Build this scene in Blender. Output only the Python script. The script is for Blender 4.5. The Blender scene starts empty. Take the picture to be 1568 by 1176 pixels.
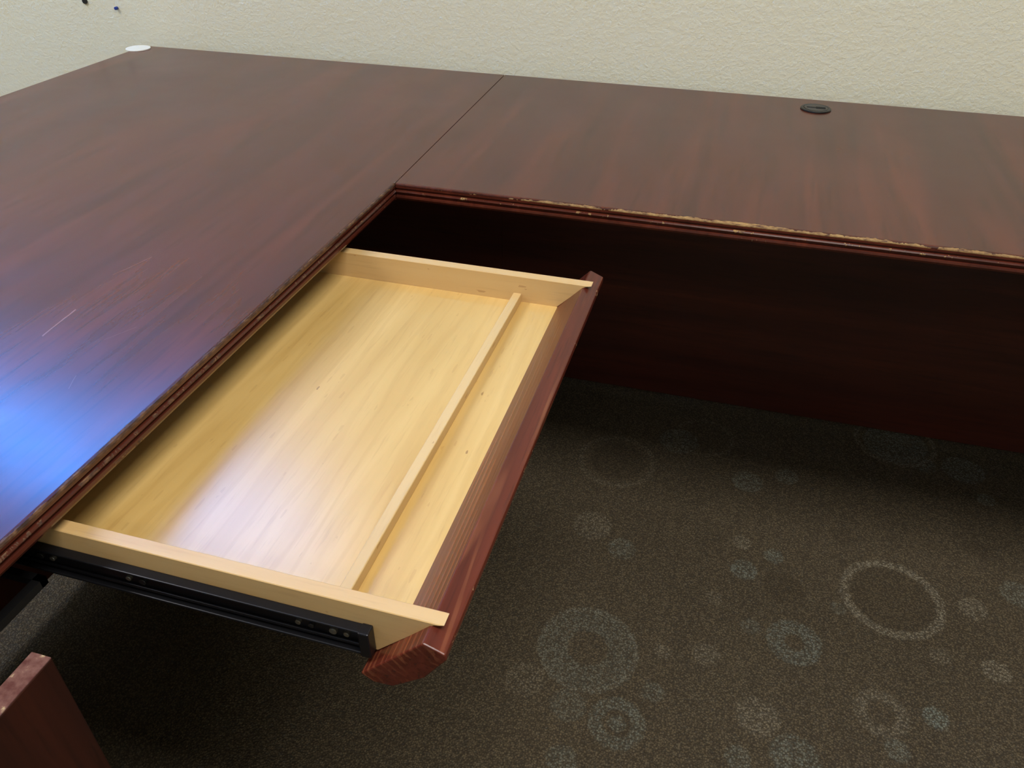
import bpy, bmesh, math, random
from mathutils import Matrix, Vector
random.seed(4)
H=0.75; T=0.025; D=0.61; W=0.875
sc=bpy.context.scene
sc.view_settings.view_transform='Standard'

def lin(r,g,b):
    def c(u):
        u/=255.
        return u/12.92 if u<=.04045 else ((u+.055)/1.055)**2.4
    return (c(r),c(g),c(b),1)

# ---------------------------------------------------------------- node helper
class NT:
    def __init__(s,name):
        s.m=bpy.data.materials.new(name); s.m.use_nodes=True
        s.t=s.m.node_tree; s.n=s.t.nodes; s.b=s.n['Principled BSDF']
    def link(s,a,b): s.t.links.new(a,b)
    def put(s,sock,v):
        if isinstance(v,bpy.types.NodeSocket): s.link(v,sock)
        elif v is not None: sock.default_value=v
    def obj(s): return s.n.new('ShaderNodeTexCoord').outputs['Object']
    def math(s,op,a,b=None,c=None,clamp=False):
        n=s.n.new('ShaderNodeMath'); n.operation=op; n.use_clamp=clamp
        s.put(n.inputs[0],a)
        if b is not None: s.put(n.inputs[1],b)
        if c is not None: s.put(n.inputs[2],c)
        return n.outputs[0]
    def mapping(s,v,scale=(1,1,1),loc=(0,0,0),rot=(0,0,0)):
        n=s.n.new('ShaderNodeMapping'); s.link(v,n.inputs[0])
        n.inputs['Scale'].default_value=scale; n.inputs['Location'].default_value=loc
        n.inputs['Rotation'].default_value=rot
        return n.outputs[0]
    def noise(s,v,scale=5,detail=4,rough=.5,dist=0):
        n=s.n.new('ShaderNodeTexNoise'); s.link(v,n.inputs['Vector'])
        n.inputs['Scale'].default_value=scale; n.inputs['Detail'].default_value=detail
        n.inputs['Roughness'].default_value=rough; n.inputs['Distortion'].default_value=dist
        return n.outputs[0]
    def voro(s,v,scale=5,feature='F1',out='Distance'):
        n=s.n.new('ShaderNodeTexVoronoi'); n.feature=feature; s.link(v,n.inputs['Vector'])
        n.inputs['Scale'].default_value=scale
        return n.outputs[out]
    def wave(s,v,scale,dist,detail=3,ds=1.2,dr='X'):
        n=s.n.new('ShaderNodeTexWave'); n.wave_type='BANDS'; n.bands_direction=dr; s.link(v,n.inputs['Vector'])
        n.inputs['Scale'].default_value=scale; n.inputs['Distortion'].default_value=dist
        n.inputs['Detail'].default_value=detail; n.inputs['Detail Scale'].default_value=ds
        return n.outputs[1]
    def sstep(s,v,a,b,lo=0.,hi=1.):
        n=s.n.new('ShaderNodeMapRange'); n.interpolation_type='SMOOTHSTEP'
        s.put(n.inputs[0],v); n.inputs[1].default_value=a; n.inputs[2].default_value=b
        n.inputs[3].default_value=lo; n.inputs[4].default_value=hi
        return n.outputs[0]
    def mix(s,f,a,b,blend='MIX'):
        n=s.n.new('ShaderNodeMix'); n.data_type='RGBA'; n.blend_type=blend
        s.put(n.inputs[0],f); s.put(n.inputs[6],a); s.put(n.inputs[7],b)
        return n.outputs[2]
    def ramp(s,v,stops):
        n=s.n.new('ShaderNodeValToRGB'); s.link(v,n.inputs[0])
        cr=n.color_ramp
        while len(cr.elements)<len(stops): cr.elements.new(.5)
        for e,(p,c) in zip(cr.elements,stops): e.position=p; e.color=c
        return n.outputs[0]
    def bump(s,h,strength=.2,dist=.001):
        n=s.n.new('ShaderNodeBump'); s.link(h,n.inputs['Height'])
        n.inputs['Strength'].default_value=strength; n.inputs['Distance'].default_value=dist
        s.link(n.outputs[0],s.b.inputs['Normal'])
    def xyz(s,v):
        n=s.n.new('ShaderNodeSeparateXYZ'); s.link(v,n.inputs[0]); return n.outputs
    def between(s,v,a,b):
        return s.math('MULTIPLY',s.math('GREATER_THAN',v,a),s.math('LESS_THAN',v,b))

def mat_plain(name,col,rough=.5,metal=0,noise=.06,scale=60):
    k=NT(name); o=k.obj(); n=k.noise(o,scale,3)
    dark=tuple(c*(1-noise*3) for c in col[:3])+(1,)
    k.link(k.mix(n,dark,col),k.b.inputs['Base Color'])
    k.b.inputs['Roughness'].default_value=rough; k.b.inputs['Metallic'].default_value=metal
    return k.m

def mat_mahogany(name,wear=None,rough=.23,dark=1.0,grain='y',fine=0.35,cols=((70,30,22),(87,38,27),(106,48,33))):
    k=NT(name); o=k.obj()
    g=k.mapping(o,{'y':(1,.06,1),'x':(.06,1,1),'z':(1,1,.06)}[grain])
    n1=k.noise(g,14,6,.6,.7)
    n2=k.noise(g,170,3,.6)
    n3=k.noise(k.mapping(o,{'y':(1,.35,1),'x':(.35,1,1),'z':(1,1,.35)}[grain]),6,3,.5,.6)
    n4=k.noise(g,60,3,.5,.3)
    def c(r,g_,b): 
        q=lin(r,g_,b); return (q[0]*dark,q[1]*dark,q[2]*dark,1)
    col=k.ramp(n1,[(.3,c(*cols[0])),(.5,c(*cols[1])),(.7,c(*cols[2]))])
    col=k.mix(k.sstep(n3,.35,.7,0,.5),col,c(68,33,25))
    col=k.mix(k.sstep(n4,.5,.7,0,.35),col,c(56,22,17))
    col=k.mix(k.sstep(n2,.5,.72,0,fine),col,c(38,15,12))
    sm=k.noise(o,7,4,.6)
    rg=k.math('MULTIPLY_ADD',sm,.16,rough-.08)
    if wear:
        x,y,z=k.xyz(o)
        if wear=='x':
            # short pale scratches in the lacquer
            jig=k.math('MULTIPLY_ADD',k.noise(o,30,2),.004,-.002)
            for (sx,sy0,sy1,wd,sl,am) in [(-.180,-.482,-.428,.0008,-.10,.40),(-.115,-.47,-.44,.0004,.5,.12),(-.20,-.35,-.30,.0004,.3,.12),(-.09,-.55,-.53,.0004,-.4,.15)]:
                xx=k.math('ADD',k.math('MULTIPLY_ADD',k.math('SUBTRACT',y,sy0),-sl,x),jig)
                m=k.math('MULTIPLY',k.between(xx,sx-wd,sx+wd),k.between(y,sy0,sy1))
                col=k.mix(k.math('MULTIPLY',m,am),col,lin(186,136,126))
        if wear=='y': along=x; e=y; m=k.mapping(o,(1,.6,.6))
        else: along=y; e=k.math('MULTIPLY',x,-1); m=k.mapping(o,(.6,1,.6))
        a=k.noise(m,11,5,.7); b=k.noise(m,110,4,.7); c2=k.noise(k.mapping(m,(1,1,1),(3,5,1)),20,6,.75)
        if wear=='y':
            env=k.math('MULTIPLY',k.sstep(along,.10,.36),k.sstep(along,.98,.66))
            env=k.math('MULTIPLY_ADD',env,.95,.05)
            thr=k.math('MULTIPLY',k.sstep(a,.34,.64,.0000,.0058),env)
            thr=k.math('ADD',thr,k.math('MULTIPLY_ADD',b,.0050,-.0032))
        else:
            thr=k.sstep(a,.36,.70,.0002,.0036)
            thr=k.math('ADD',thr,k.math('MULTIPLY_ADD',b,.0050,-.0019))
        top=k.math('LESS_THAN',e,thr)
        hi=k.math('GREATER_THAN',z,H-(.0034 if wear=='y' else .0038))
        m1=k.math('MULTIPLY',top,hi)
        band=k.math('MULTIPLY',k.math('LESS_THAN',z,H-.0096),k.math('GREATER_THAN',z,H-.0132))
        m2=k.math('MULTIPLY',band,k.math('GREATER_THAN',k.math('MULTIPLY_ADD',b,.5,c2),.83 if wear=='y' else .79))
        band3=k.math('MULTIPLY',k.math('LESS_THAN',z,H-.0190),k.math('GREATER_THAN',z,H-.0245))
        m3=k.math('MULTIPLY',band3,k.math('GREATER_THAN',k.math('MULTIPLY_ADD',b,.5,a),.90))
        mm=k.math('MAXIMUM',k.math('MAXIMUM',m1,m2),m3)
        fine_=k.noise(k.mapping(m,(.5,2.4,2.4) if wear=='y' else (2.4,.5,2.4)),170,4,.7)
        tan=k.ramp(fine_,[(.36,lin(74,42,28)),(.46,lin(132,98,60)),(.62,lin(170,136,84)),(.75,lin(190,158,104))] if wear=='y' else [(.38,lin(46,25,19)),(.54,lin(84,54,37)),(.76,lin(140,104,68))])
        rim=k.math('MULTIPLY',k.math('LESS_THAN',e,k.math('ADD',thr,.0010)),k.math('MULTIPLY',hi,.6))
        col=k.mix(rim,col,lin(44,20,16))
        col=k.mix(mm,col,tan)
        rg=k.math('ADD',rg,k.math('MULTIPLY',mm,.4))
    k.link(col,k.b.inputs['Base Color']); k.link(rg,k.b.inputs['Roughness'])
    k.b.inputs['IOR'].default_value=1.5
    k.bump(n2,.06,.0005)
    return k.m

def mat_maple(name,grain='y',floor=False,c1=(206,160,84),c2=(226,184,108),c3=(188,140,66),rough=.4):
    k=NT(name); o=k.obj()
    s={'y':(1,.07,1),'x':(.07,1,1)}[grain]
    n1=k.noise(k.mapping(o,s),16,5,.55,1.0)
    n2=k.noise(k.mapping(o,s),260,3,.6)
    n3=k.noise(o,3,2)
    col=k.ramp(n1,[(.3,lin(*c3)),(.5,lin(*c1)),(.72,lin(*c2))])
    if floor:
        wv=k.wave(k.mapping(o,(1,.12,1)),14,9,3,1.4)
        col=k.mix(k.sstep(wv,.0,.22,.2,0),col,lin(c3[0]-14,c3[1]-18,c3[2]-16))
    col=k.mix(k.sstep(n2,.52,.75,0,.22),col,lin(c3[0]-34,c3[1]-38,c3[2]-22))
    col=k.mix(k.sstep(n3,.4,.7,0,.3),col,lin(*c2))
    s2={'y':(1,.16,1),'x':(.16,1,1)}[grain]
    v=k.voro(k.mapping(o,s2),110)
    pick=k.noise(o,38,2)
    fl=k.math('MULTIPLY',k.math('LESS_THAN',v,.16),k.math('GREATER_THAN',pick,.54))
    col=k.mix(k.math('MULTIPLY',fl,.4 if not floor else .15),col,lin(140,88,40))
    if floor:
        # a few dents in the veneer
        for (dx,dy) in [(.262,-.455),(.247,-.36),(.075,-.40)]:
            vm=k.n.new('ShaderNodeVectorMath'); vm.operation='DISTANCE'; k.link(k.mapping(o,(1,.35,0)),vm.inputs[0]); vm.inputs[1].default_value=(dx,dy*.35,0)
            col=k.mix(k.math('MULTIPLY',k.math('LESS_THAN',k.math('MULTIPLY_ADD',k.noise(o,400,2),.0016,vm.outputs['Value']),.0019),.6),col,lin(120,74,34))
    k.link(col,k.b.inputs['Base Color'])
    k.b.inputs['Roughness'].default_value=rough
    k.bump(n2,.05,.0005)
    return k.m

# ---------------------------------------------------------------- mesh helpers
def newobj(name,verts,faces,mat,parent=None,bevel=0,smooth=False,seg=2):
    me=bpy.data.meshes.new(name); me.from_pydata([Vector(v) for v in verts],[],faces); me.update()
    bm=bmesh.new(); bm.from_mesh(me); bmesh.ops.recalc_face_normals(bm,faces=bm.faces); bm.to_mesh(me); bm.free()
    ob=bpy.data.objects.new(name,me); sc.collection.objects.link(ob)
    if mat: me.materials.append(mat)
    if parent: ob.parent=parent
    if bevel:
        b=ob.modifiers.new('bev','BEVEL'); b.width=bevel; b.segments=seg; b.limit_method='ANGLE'
    if smooth:
        for p in me.polygons: p.use_smooth=True
    return ob
def box(name,lo,hi,mat,parent=None,bevel=0):
    x0,y0,z0=lo;x1,y1,z1=hi
    v=[(x0,y0,z0),(x1,y0,z0),(x1,y1,z0),(x0,y1,z0),(x0,y0,z1),(x1,y0,z1),(x1,y1,z1),(x0,y1,z1)]
    return newobj(name,v,[(0,1,2,3),(4,5,6,7),(0,1,5,4),(1,2,6,5),(2,3,7,6),(3,0,4,7)],mat,parent,bevel)
def prism(name,poly,a,b,mat,parent=None,bevel=0,axis='y',seg=2):
    def P(u,w,t):
        return {'y':(u,t,w),'x':(t,u,w),'z':(u,w,t)}[axis]
    n=len(poly)
    v=[P(u,w,a) for u,w in poly]+[P(u,w,b) for u,w in poly]
    f=[tuple(range(n)),tuple(range(n,2*n))]+[(i,(i+1)%n,n+(i+1)%n,n+i) for i in range(n)]
    return newobj(name,v,f,mat,parent,bevel,seg=seg)
def empty(name,loc=(0,0,0)):
    e=bpy.data.objects.new(name,None); e.location=(0,0,0); sc.collection.objects.link(e); return e
def cyl(name,c,r,h,mat,parent=None,axis='z',seg=40,bevel=0):
    v=[];
    for s_ in (-h/2,h/2):
        for i in range(seg):
            a=2*math.pi*i/seg; u=r*math.cos(a); w=r*math.sin(a)
            v.append({'z':(c[0]+u,c[1]+w,c[2]+s_),'y':(c[0]+u,c[1]+s_,c[2]+w),'x':(c[0]+s_,c[1]+u,c[2]+w)}[axis])
    f=[tuple(range(seg)),tuple(range(seg,2*seg))]+[(i,(i+1)%seg,seg+(i+1)%seg,seg+i) for i in range(seg)]
    return newobj(name,v,f,mat,parent,bevel)

# ---------------------------------------------------------------- materials
M_top_l=mat_mahogany('mahogany_desktop','x')
M_top_r=mat_mahogany('mahogany_return_top','y',.24,.92)
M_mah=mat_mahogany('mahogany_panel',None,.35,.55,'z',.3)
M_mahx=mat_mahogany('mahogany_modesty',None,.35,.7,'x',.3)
M_floor_d=mat_maple('maple_drawer_bottom','y',True,(210,174,108),(221,187,123),(196,158,92),.28)
M_side=mat_maple('beech_drawer_side','x',False,(204,168,114),(213,180,126),(192,154,100),.5)
M_div=mat_maple('beech_divider','y',False,(212,180,126),(220,190,138),(200,166,110),.45)
M_black=mat_plain('black_steel',lin(48,48,53),.35,.8)
M_zinc=mat_plain('zinc_screw',lin(150,146,136),.4,.9)
M_plastic=mat_plain('black_plastic',lin(24,24,26),.4)
M_white=mat_plain('white_plastic',lin(240,241,238),.35,0,.01)
M_blue=mat_plain('blue_plastic',lin(30,60,150),.35)
M_frame=mat_plain('window_frame_paint',lin(225,225,220),.5)
M_ceil=mat_plain('ceiling_paint',lin(225,224,214),.9)

# solid-wood drawer front: open grain streaks, scuffed arris
k=NT('mahogany_drawer_front'); o=k.obj(); x,y,z=k.xyz(o)
n1=k.noise(k.mapping(o,(1,.05,1)),30,4,.6,.5)
wv=k.wave(k.mapping(o,(1,.035,1)),62,7,3,1.0,'DIAGONAL')
pickw=k.sstep(k.noise(k.mapping(o,(1,.2,1)),28,3),.38,.62)
col=k.ramp(n1,[(.3,lin(74,30,22)),(.55,lin(98,42,30)),(.75,lin(116,54,38))])
col=k.mix(k.math('MULTIPLY',k.sstep(wv,.6,.95,0,.5),pickw),col,lin(146,88,60))
col=k.mix(k.sstep(k.noise(k.mapping(o,(1,.04,1)),260,3,.6),.52,.7,0,.4),col,lin(50,19,15))
edge=k.between(x,.3268,.34)
sc1=k.noise(k.mapping(o,(1,.7,1)),60,5,.75)
col=k.mix(k.math('MULTIPLY',edge,k.math('MULTIPLY',k.between(z,.700,.7072),k.math('GREATER_THAN',sc1,.635))),col,lin(196,154,118))
k.link(col,k.b.inputs['Base Color']); k.b.inputs['Roughness'].default_value=.25
k.bump(wv,.08,.0005)
M_front=k.m

# wall paint, light orange-peel
k=NT('wall_paint'); o=k.obj()
v=k.noise(o,190,3,.55,.3); v2=k.noise(o,80,3,.5,.5); n=k.noise(o,1.2,2)
k.link(k.mix(n,lin(224,221,200),lin(229,226,208)),k.b.inputs['Base Color'])
k.b.inputs['Roughness'].default_value=.55
hh=k.math('ADD',k.sstep(v,.40,.64),k.math('MULTIPLY',k.sstep(v2,.42,.66),.9))
k.bump(hh,.36,.001)
M_wall=k.m

# carpet
rings=[
(877,123,93,76,.75,0),(877,123,74,0,.22,2),(357,-143,88,36,.35,1),(357,-143,88,80,.35,0),(703,-29,48,18,.55,1),(306,150,40,0,.40,0),
(838,-131,44,24,.5,0),(430,-268,46,24,.5,1),(430,-268,15,0,.5,1),(610,116,25,0,.6,1),(664,168,19,0,.55,1),(603,188,18,0,.5,0),(374,103,28,0,.35,1),
(1018,139,26,0,.5,0),(1034,7,24,0,.6,0),(922,-115,21,0,.8,1),(646,-193,36,0,.42,0),(704,-247,38,0,.5,1),(557,-98,24,0,.4,0),
(927,611,91,80,.6,0),(927,600,70,0,.5,1),(1064,547,45,0,.5,1),(605,374,33,0,.5,1),(687,414,25,0,.45,1),(319,362,88,76,.3,0),(319,362,60,0,.3,2),
(445,471,45,0,.4,1),(500,500,70,60,.3,0),(946,12,18,0,.3,0),(483,-113,15,0,.4,0),(269,-232,34,0,.3,0),(628,-16,18,0,.35,1),(1106,199,32,0,.4,1),
(683,91,38,0,.3,2),(857,-191,20,0,.4,1),(359,-353,25,0,.4,1),(1095,459,19,0,.5,1),(982,541,26,0,.4,1),(619,-272,20,0,.4,1),(478,-196,19,0,.35,1),(348,-259,30,0,.3,1),
(780,70,14,0,.3,1),(560,30,16,0,.3,0),(1050,300,24,0,.3,2),(800,260,26,0,.25,2),(760,-330,40,0,.4,0),(500,-420,60,44,.4,0)]
for i in range(26):
    x=random.uniform(-600,2600);y=random.uniform(-2400,-450);r=random.choice([20,28,40,80])
    rings.append((x,y,r,0 if r<60 else r*.8,.45,random.choice([0,1])))
for i in range(10):
    x=random.uniform(1250,2800);y=random.uniform(-450,550);r=random.choice([20,28,40,80])
    rings.append((x,y,r,0 if r<60 else r*.8,.45,random.choice([0,1])))
k=NT('carpet'); o=k.obj()
flat=k.mapping(o,(1,1,0))
wob=k.noise(flat,90,2)
cell=k.voro(flat,330,'F1','Distance'); cellc=k.xyz(k.voro(flat,330,'F1','Color'))[0]
acc=[None,None,None]
for (x,y,ro,ri,am,kd) in rings:
    am=min(1,am*1.15)
    vm=k.n.new('ShaderNodeVectorMath'); vm.operation='DISTANCE'; k.link(flat,vm.inputs[0]); vm.inputs[1].default_value=(x/1000,y/1000,0)
    d=k.math('MULTIPLY_ADD',wob,.010,vm.outputs['Value'])
    m=k.sstep(d,(ro+4)/1000+.004,(ro+4)/1000-.003,0,am)
    if ri: m=k.math('MULTIPLY',m,k.sstep(d,(ri+4)/1000-.003,(ri+4)/1000+.004))
    acc[kd]=m if acc[kd] is None else k.math('MAXIMUM',acc[kd],m)
n1=k.noise(flat,2.2,3); 
stripes=k.noise(k.mapping(o,(1,.08,0)),60,2)
base=k.mix(n1,lin(92,80,64),lin(102,91,73))
base=k.mix(k.sstep(stripes,.4,.6,0,.25),base,lin(78,69,58))
base=k.mix(k.math('MULTIPLY',k.sstep(cellc,.55,.9),.5),base,lin(132,118,94))
spk=k.sstep(cellc,.25,.8,.15,.95)
base=k.mix(k.math('MULTIPLY',acc[2],1.),base,lin(74,63,48))
base=k.mix(k.math('MULTIPLY',acc[0],spk),base,lin(154,144,124))
base=k.mix(k.math('MULTIPLY',acc[1],spk),base,lin(136,141,130))
base=k.mix(k.sstep(cell,.30,.62,0,.55),base,lin(41,36,31))
k.link(base,k.b.inputs['Base Color']); k.b.inputs['Roughness'].default_value=.95
k.b.inputs['Specular IOR Level'].default_value=.15
k.bump(k.math('SUBTRACT',1,cell),.6,.003)
M_carpet=k.m

# ---------------------------------------------------------------- room
X0,X1,Y0,Y1,ZC=-3.2,3.4,-4.2,.655,2.7
box('floor',(X0-.1,Y0-.1,-.05),(X1+.1,Y1+.1,0),M_carpet)
box('ceiling',(X0-.1,Y0-.1,ZC),(X1+.1,Y1+.1,ZC+.05),M_ceil)
box('wall_left',(X0-.1,Y0,0),(X0,Y1,ZC),M_wall)
box('wall_right',(X1,Y0,0),(X1+.1,Y1,ZC),M_wall)
box('wall_front',(X0-.1,Y0-.1,0),(X1+.1,Y0,ZC),M_wall)
wx0,wx1,wz0,wz1=-2.4,-.68,2.04,2.52
wb=empty('wall_back')
for nm,lo,hi in [('wall_part_low',(X0-.1,Y1,0),(X1+.1,Y1+.1,wz0)),('wall_part_high',(X0-.1,Y1,wz1),(X1+.1,Y1+.1,ZC)),
                 ('wall_part_left',(X0-.1,Y1,wz0),(wx0,Y1+.1,wz1)),('wall_part_right',(wx1,Y1,wz0),(X1+.1,Y1+.1,wz1))]:
    box(nm,lo,hi,M_wall,wb)
box('baseboard_back',(X0,Y1-.006,0),(X1,Y1,.10),M_plastic)
wn=empty('window_1')
fy0,fy1=Y1+.03,Y1+.07
box('frame_bottom',(wx0,fy0,wz0),(wx1,fy1,wz0+.035),M_frame,wn)
box('frame_top',(wx0,fy0,wz1-.035),(wx1,fy1,wz1),M_frame,wn)
for i,xx in enumerate([wx0,(wx0+wx1)/2-.018,wx1-.035]):
    box('frame_post_%d'%i,(xx,fy0,wz0),(xx+.035,fy1,wz1),M_frame,wn)

# ---------------------------------------------------------------- main desk
ep=[(-.0035,0),(-.001,-.0006),(0,-.0022),(0,-.0062),(-.0028,-.0074),(-.0028,-.0088),(.0002,-.0100),(.0012,-.0118),(.0002,-.0136),
            (-.0028,-.0148),(-.0028,-.0162),(0,-.0175),(.0004,-.0205),(-.001,-.0235),(-.004,-.025)]
desk=empty('executive_desk')
YN=-1.25
poly=[(o_,H+z) for o_,z in ep]+[(-W,H-T),(-W,H)]
prism('desktop',poly,YN,-.0005,M_top_l,desk)
v=[(-W,-.0005,H),(-.0006,-.0005,H),(-.0182,D,H),(-W,D,H)]; v+=[(a,b,H-T) for a,b,c in v]
newobj('desktop_far_section',v,[(0,1,2,3),(4,5,6,7),(0,1,5,4),(1,2,6,5),(2,3,7,6),(3,0,4,7)],M_top_l,desk)
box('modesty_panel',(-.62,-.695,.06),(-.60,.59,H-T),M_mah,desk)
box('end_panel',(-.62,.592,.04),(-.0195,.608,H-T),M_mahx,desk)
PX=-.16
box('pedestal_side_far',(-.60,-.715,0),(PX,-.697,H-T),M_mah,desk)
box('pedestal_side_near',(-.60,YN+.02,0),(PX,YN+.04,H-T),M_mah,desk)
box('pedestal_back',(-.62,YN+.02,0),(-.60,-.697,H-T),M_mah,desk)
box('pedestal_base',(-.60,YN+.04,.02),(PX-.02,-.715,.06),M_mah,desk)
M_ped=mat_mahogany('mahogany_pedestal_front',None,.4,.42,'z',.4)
kk=NT('worn_front_top'); oo=kk.obj(); nn=kk.noise(oo,90,4,.65)
kk.link(kk.ramp(nn,[(.35,lin(112,70,68)),(.62,lin(150,110,104)),(.72,lin(220,196,160))]),kk.b.inputs['Base Color']); kk.b.inputs['Roughness'].default_value=.4
M_ptop=kk.m
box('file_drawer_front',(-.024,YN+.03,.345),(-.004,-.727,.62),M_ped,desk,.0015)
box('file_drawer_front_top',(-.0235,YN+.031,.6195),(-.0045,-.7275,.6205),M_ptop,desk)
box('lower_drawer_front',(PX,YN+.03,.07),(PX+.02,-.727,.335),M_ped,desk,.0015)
box('file_drawer_box_far',(-.55,-.745,.36),(-.024,-.733,.56),M_plastic,desk)
box('file_drawer_box_near',(-.55,YN+.05,.36),(-.024,YN+.062,.56),M_plastic,desk)
box('file_drawer_box_bottom',(-.55,YN+.05,.355),(-.024,-.733,.362),M_plastic,desk)
box('slide_hanger',(-.60,-.6965,.664),(-.022,-.690,.672),M_plastic,desk)
box('pedestal_top_rail',(-.03,YN+.04,.664),(-.022,-.690,.672),M_plastic,desk)

# ---------------------------------------------------------------- return
ret=empty('desk_return')
XR=1.75
poly=[(-o_,H+z) for o_,z in ep]+[(D,H-T),(D,H)]
n=len(poly)
v=[]
for (yy,zz) in poly: v.append((.0006-max(yy,0)/D*.0172,yy,zz))
for (yy,zz) in poly: v.append((XR,yy,zz))
newobj('return_top',v,[tuple(range(n)),tuple(range(n,2*n))]+[(i,(i+1)%n,n+(i+1)%n,n+i) for i in range(n)],M_top_r,ret)
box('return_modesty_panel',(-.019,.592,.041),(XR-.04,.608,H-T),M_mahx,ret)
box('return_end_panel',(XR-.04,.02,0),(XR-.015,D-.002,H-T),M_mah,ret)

# ---------------------------------------------------------------- pencil drawer
dr=empty('pencil_drawer')
zf=.6805
side=[(-.20,.7155),(.322,.7155),(.3135,.7130),(.2665,.667),(-.20,.667)]
prism('side_near',side,-.6760,-.6638,M_side,dr,.0006,'y',1)
prism('side_far',side,-.1590,-.1455,M_side,dr,.0006,'y',1)
box('bottom_panel',(-.20,-.6638,zf-.005),(.281,-.159,zf),M_floor_d,dr)
box('back_board',(-.212,-.676,.667),(-.20,-.1455,.7155),M_side,dr)
box('pencil_divider',(.2235,-.6638,zf),(.2340,-.159,.6925),M_div,dr,.001)
front=[(.3115,.7130),(.328,.706),(.3285,.700),(.310,.672),(.284,.651),(.268,.650),(.258,.657)]
prism('front_panel',front,-.692,-.112,M_front,dr,.0012,'y',2)
for nm,s_,y in (('near',-1,-.676),('far',1,-.1455)):
    a,b=sorted((y,y+s_*.003)); 
    box('slide_web_'+nm,(-.20,a,.670),(.262,b,.695),M_black,dr,.0005)
    a,b=sorted((y,y+s_*.0085))
    box('slide_lip_top_'+nm,(-.20,a,.6935),(.264,b,.6955),M_black,dr,.0008)
    box('slide_lip_low_'+nm,(-.20,a,.6690),(.258,b,.6715),M_black,dr,.0008)
    a,b=sorted((y+s_*.003,y+s_*.0055))
    box('slide_mid_'+nm,(-.20,a,.6745),(.255,b,.6775),M_black,dr,.0006)
    a,b=sorted((y,y+s_*.010))
    box('slide_stop_'+nm,(.257,a,.669),(.2655,b,.6965),M_black,dr,.001)
    for i,xx in enumerate([-.03,-.018,.055,.068,.205,.216,.234,.245]):
        cyl('screw_%s_%d'%(nm,i),(xx,y+s_*.004,.6845),.0024 if i%3 else .0032,.004,M_zinc if i in(1,2,4,6,7) else M_plastic,dr,'y',16,.0005)
cyl('floor_pin',(.272,-.652,zf+.0008),.002,.0016,M_zinc,dr,'z',12)

# ---------------------------------------------------------------- grommets, wall bits
g=empty('cable_grommet')
gc=(.588,.549)
v=[];f=[];seg=48
prof=[(.0265,0),(.0268,.0016),(.0255,.0028),(.022,.003),(.0212,.0022),(.0205,.0022)]
for r,z in prof:
    for i in range(seg):
        a=2*math.pi*i/seg; v.append((gc[0]+r*math.cos(a),gc[1]+r*math.sin(a),H+z))
for j in range(len(prof)-1):
    for i in range(seg):
        f.append((j*seg+i,j*seg+(i+1)%seg,(j+1)*seg+(i+1)%seg,(j+1)*seg+i))
f.append(tuple((len(prof)-1)*seg+i for i in range(seg))); f.append(tuple(range(seg)))
newobj('ring',v,f,M_plastic,g)
M_slot=mat_plain('slot_black',lin(4,4,4),.9)
M_lid=mat_plain('grommet_lid',lin(60,58,58),.45)
cyl('lid',(gc[0],gc[1],H+.0026),.0205,.0012,M_lid,g,'z',40)
box('cable_slot',(gc[0]+.000,gc[1]-.007,H+.0030),(gc[0]+.0165,gc[1]+.0045,H+.0035),M_slot,g)
box('lid_tab',(gc[0]-.016,gc[1]-.002,H+.0030),(gc[0]+.000,gc[1]+.001,H+.0042),M_plastic,g,.0004)
cyl('grommet_cover',(-.870,.580,H+.0012),.0265,.0024,M_white,None,'z',48,.0006)
cyl('push_pin',(-.962,Y1-.004,.817),.0035,.008,M_blue,None,'y',20,.001)
cyl('wall_anchor',(-1.046,Y1-.002,.8275),.006,.004,M_plastic,None,'y',20)

# ---------------------------------------------------------------- lights
def lamp(name,x,y,e,col=(1,.965,.885)):
    em=empty(name)
    box('housing',(x-.62,y-.32,ZC-.03),(x+.62,y+.32,ZC-.001),M_frame,em)
    L=bpy.data.lights.new('tube_panel','AREA'); L.shape='RECTANGLE'; L.size=1.2; L.size_y=.58; L.energy=e; L.color=col
    lo=bpy.data.objects.new('tube_panel',L); lo.location=(x,y,ZC-.035); sc.collection.objects.link(lo); lo.parent=em
lamp('ceiling_light',.95,-.95,44)
lamp('ceiling_light.001',-1.9,-.9,46)
lamp('ceiling_light.002',.9,-3.0,20)

w=bpy.data.worlds.new('sky'); sc.world=w; w.use_nodes=True
bg=w.node_tree.nodes['Background']; bg.inputs[0].default_value=(.03,.29,1,1); bg.inputs[1].default_value=34

# ---------------------------------------------------------------- camera
cam=bpy.data.cameras.new('camera'); co=bpy.data.objects.new('camera',cam); sc.collection.objects.link(co); sc.camera=co
R=Matrix(((0.96039,0.27863,0.0035),(-0.16491,0.55819,0.81316),(0.22462,-0.78153,0.58203)))
co.matrix_world=Matrix.Translation((0.4647,-1.0035,1.1791))@R.transposed().to_4x4()
cam.sensor_width=36; cam.lens=1214.39/1568*36; cam.clip_start=.01
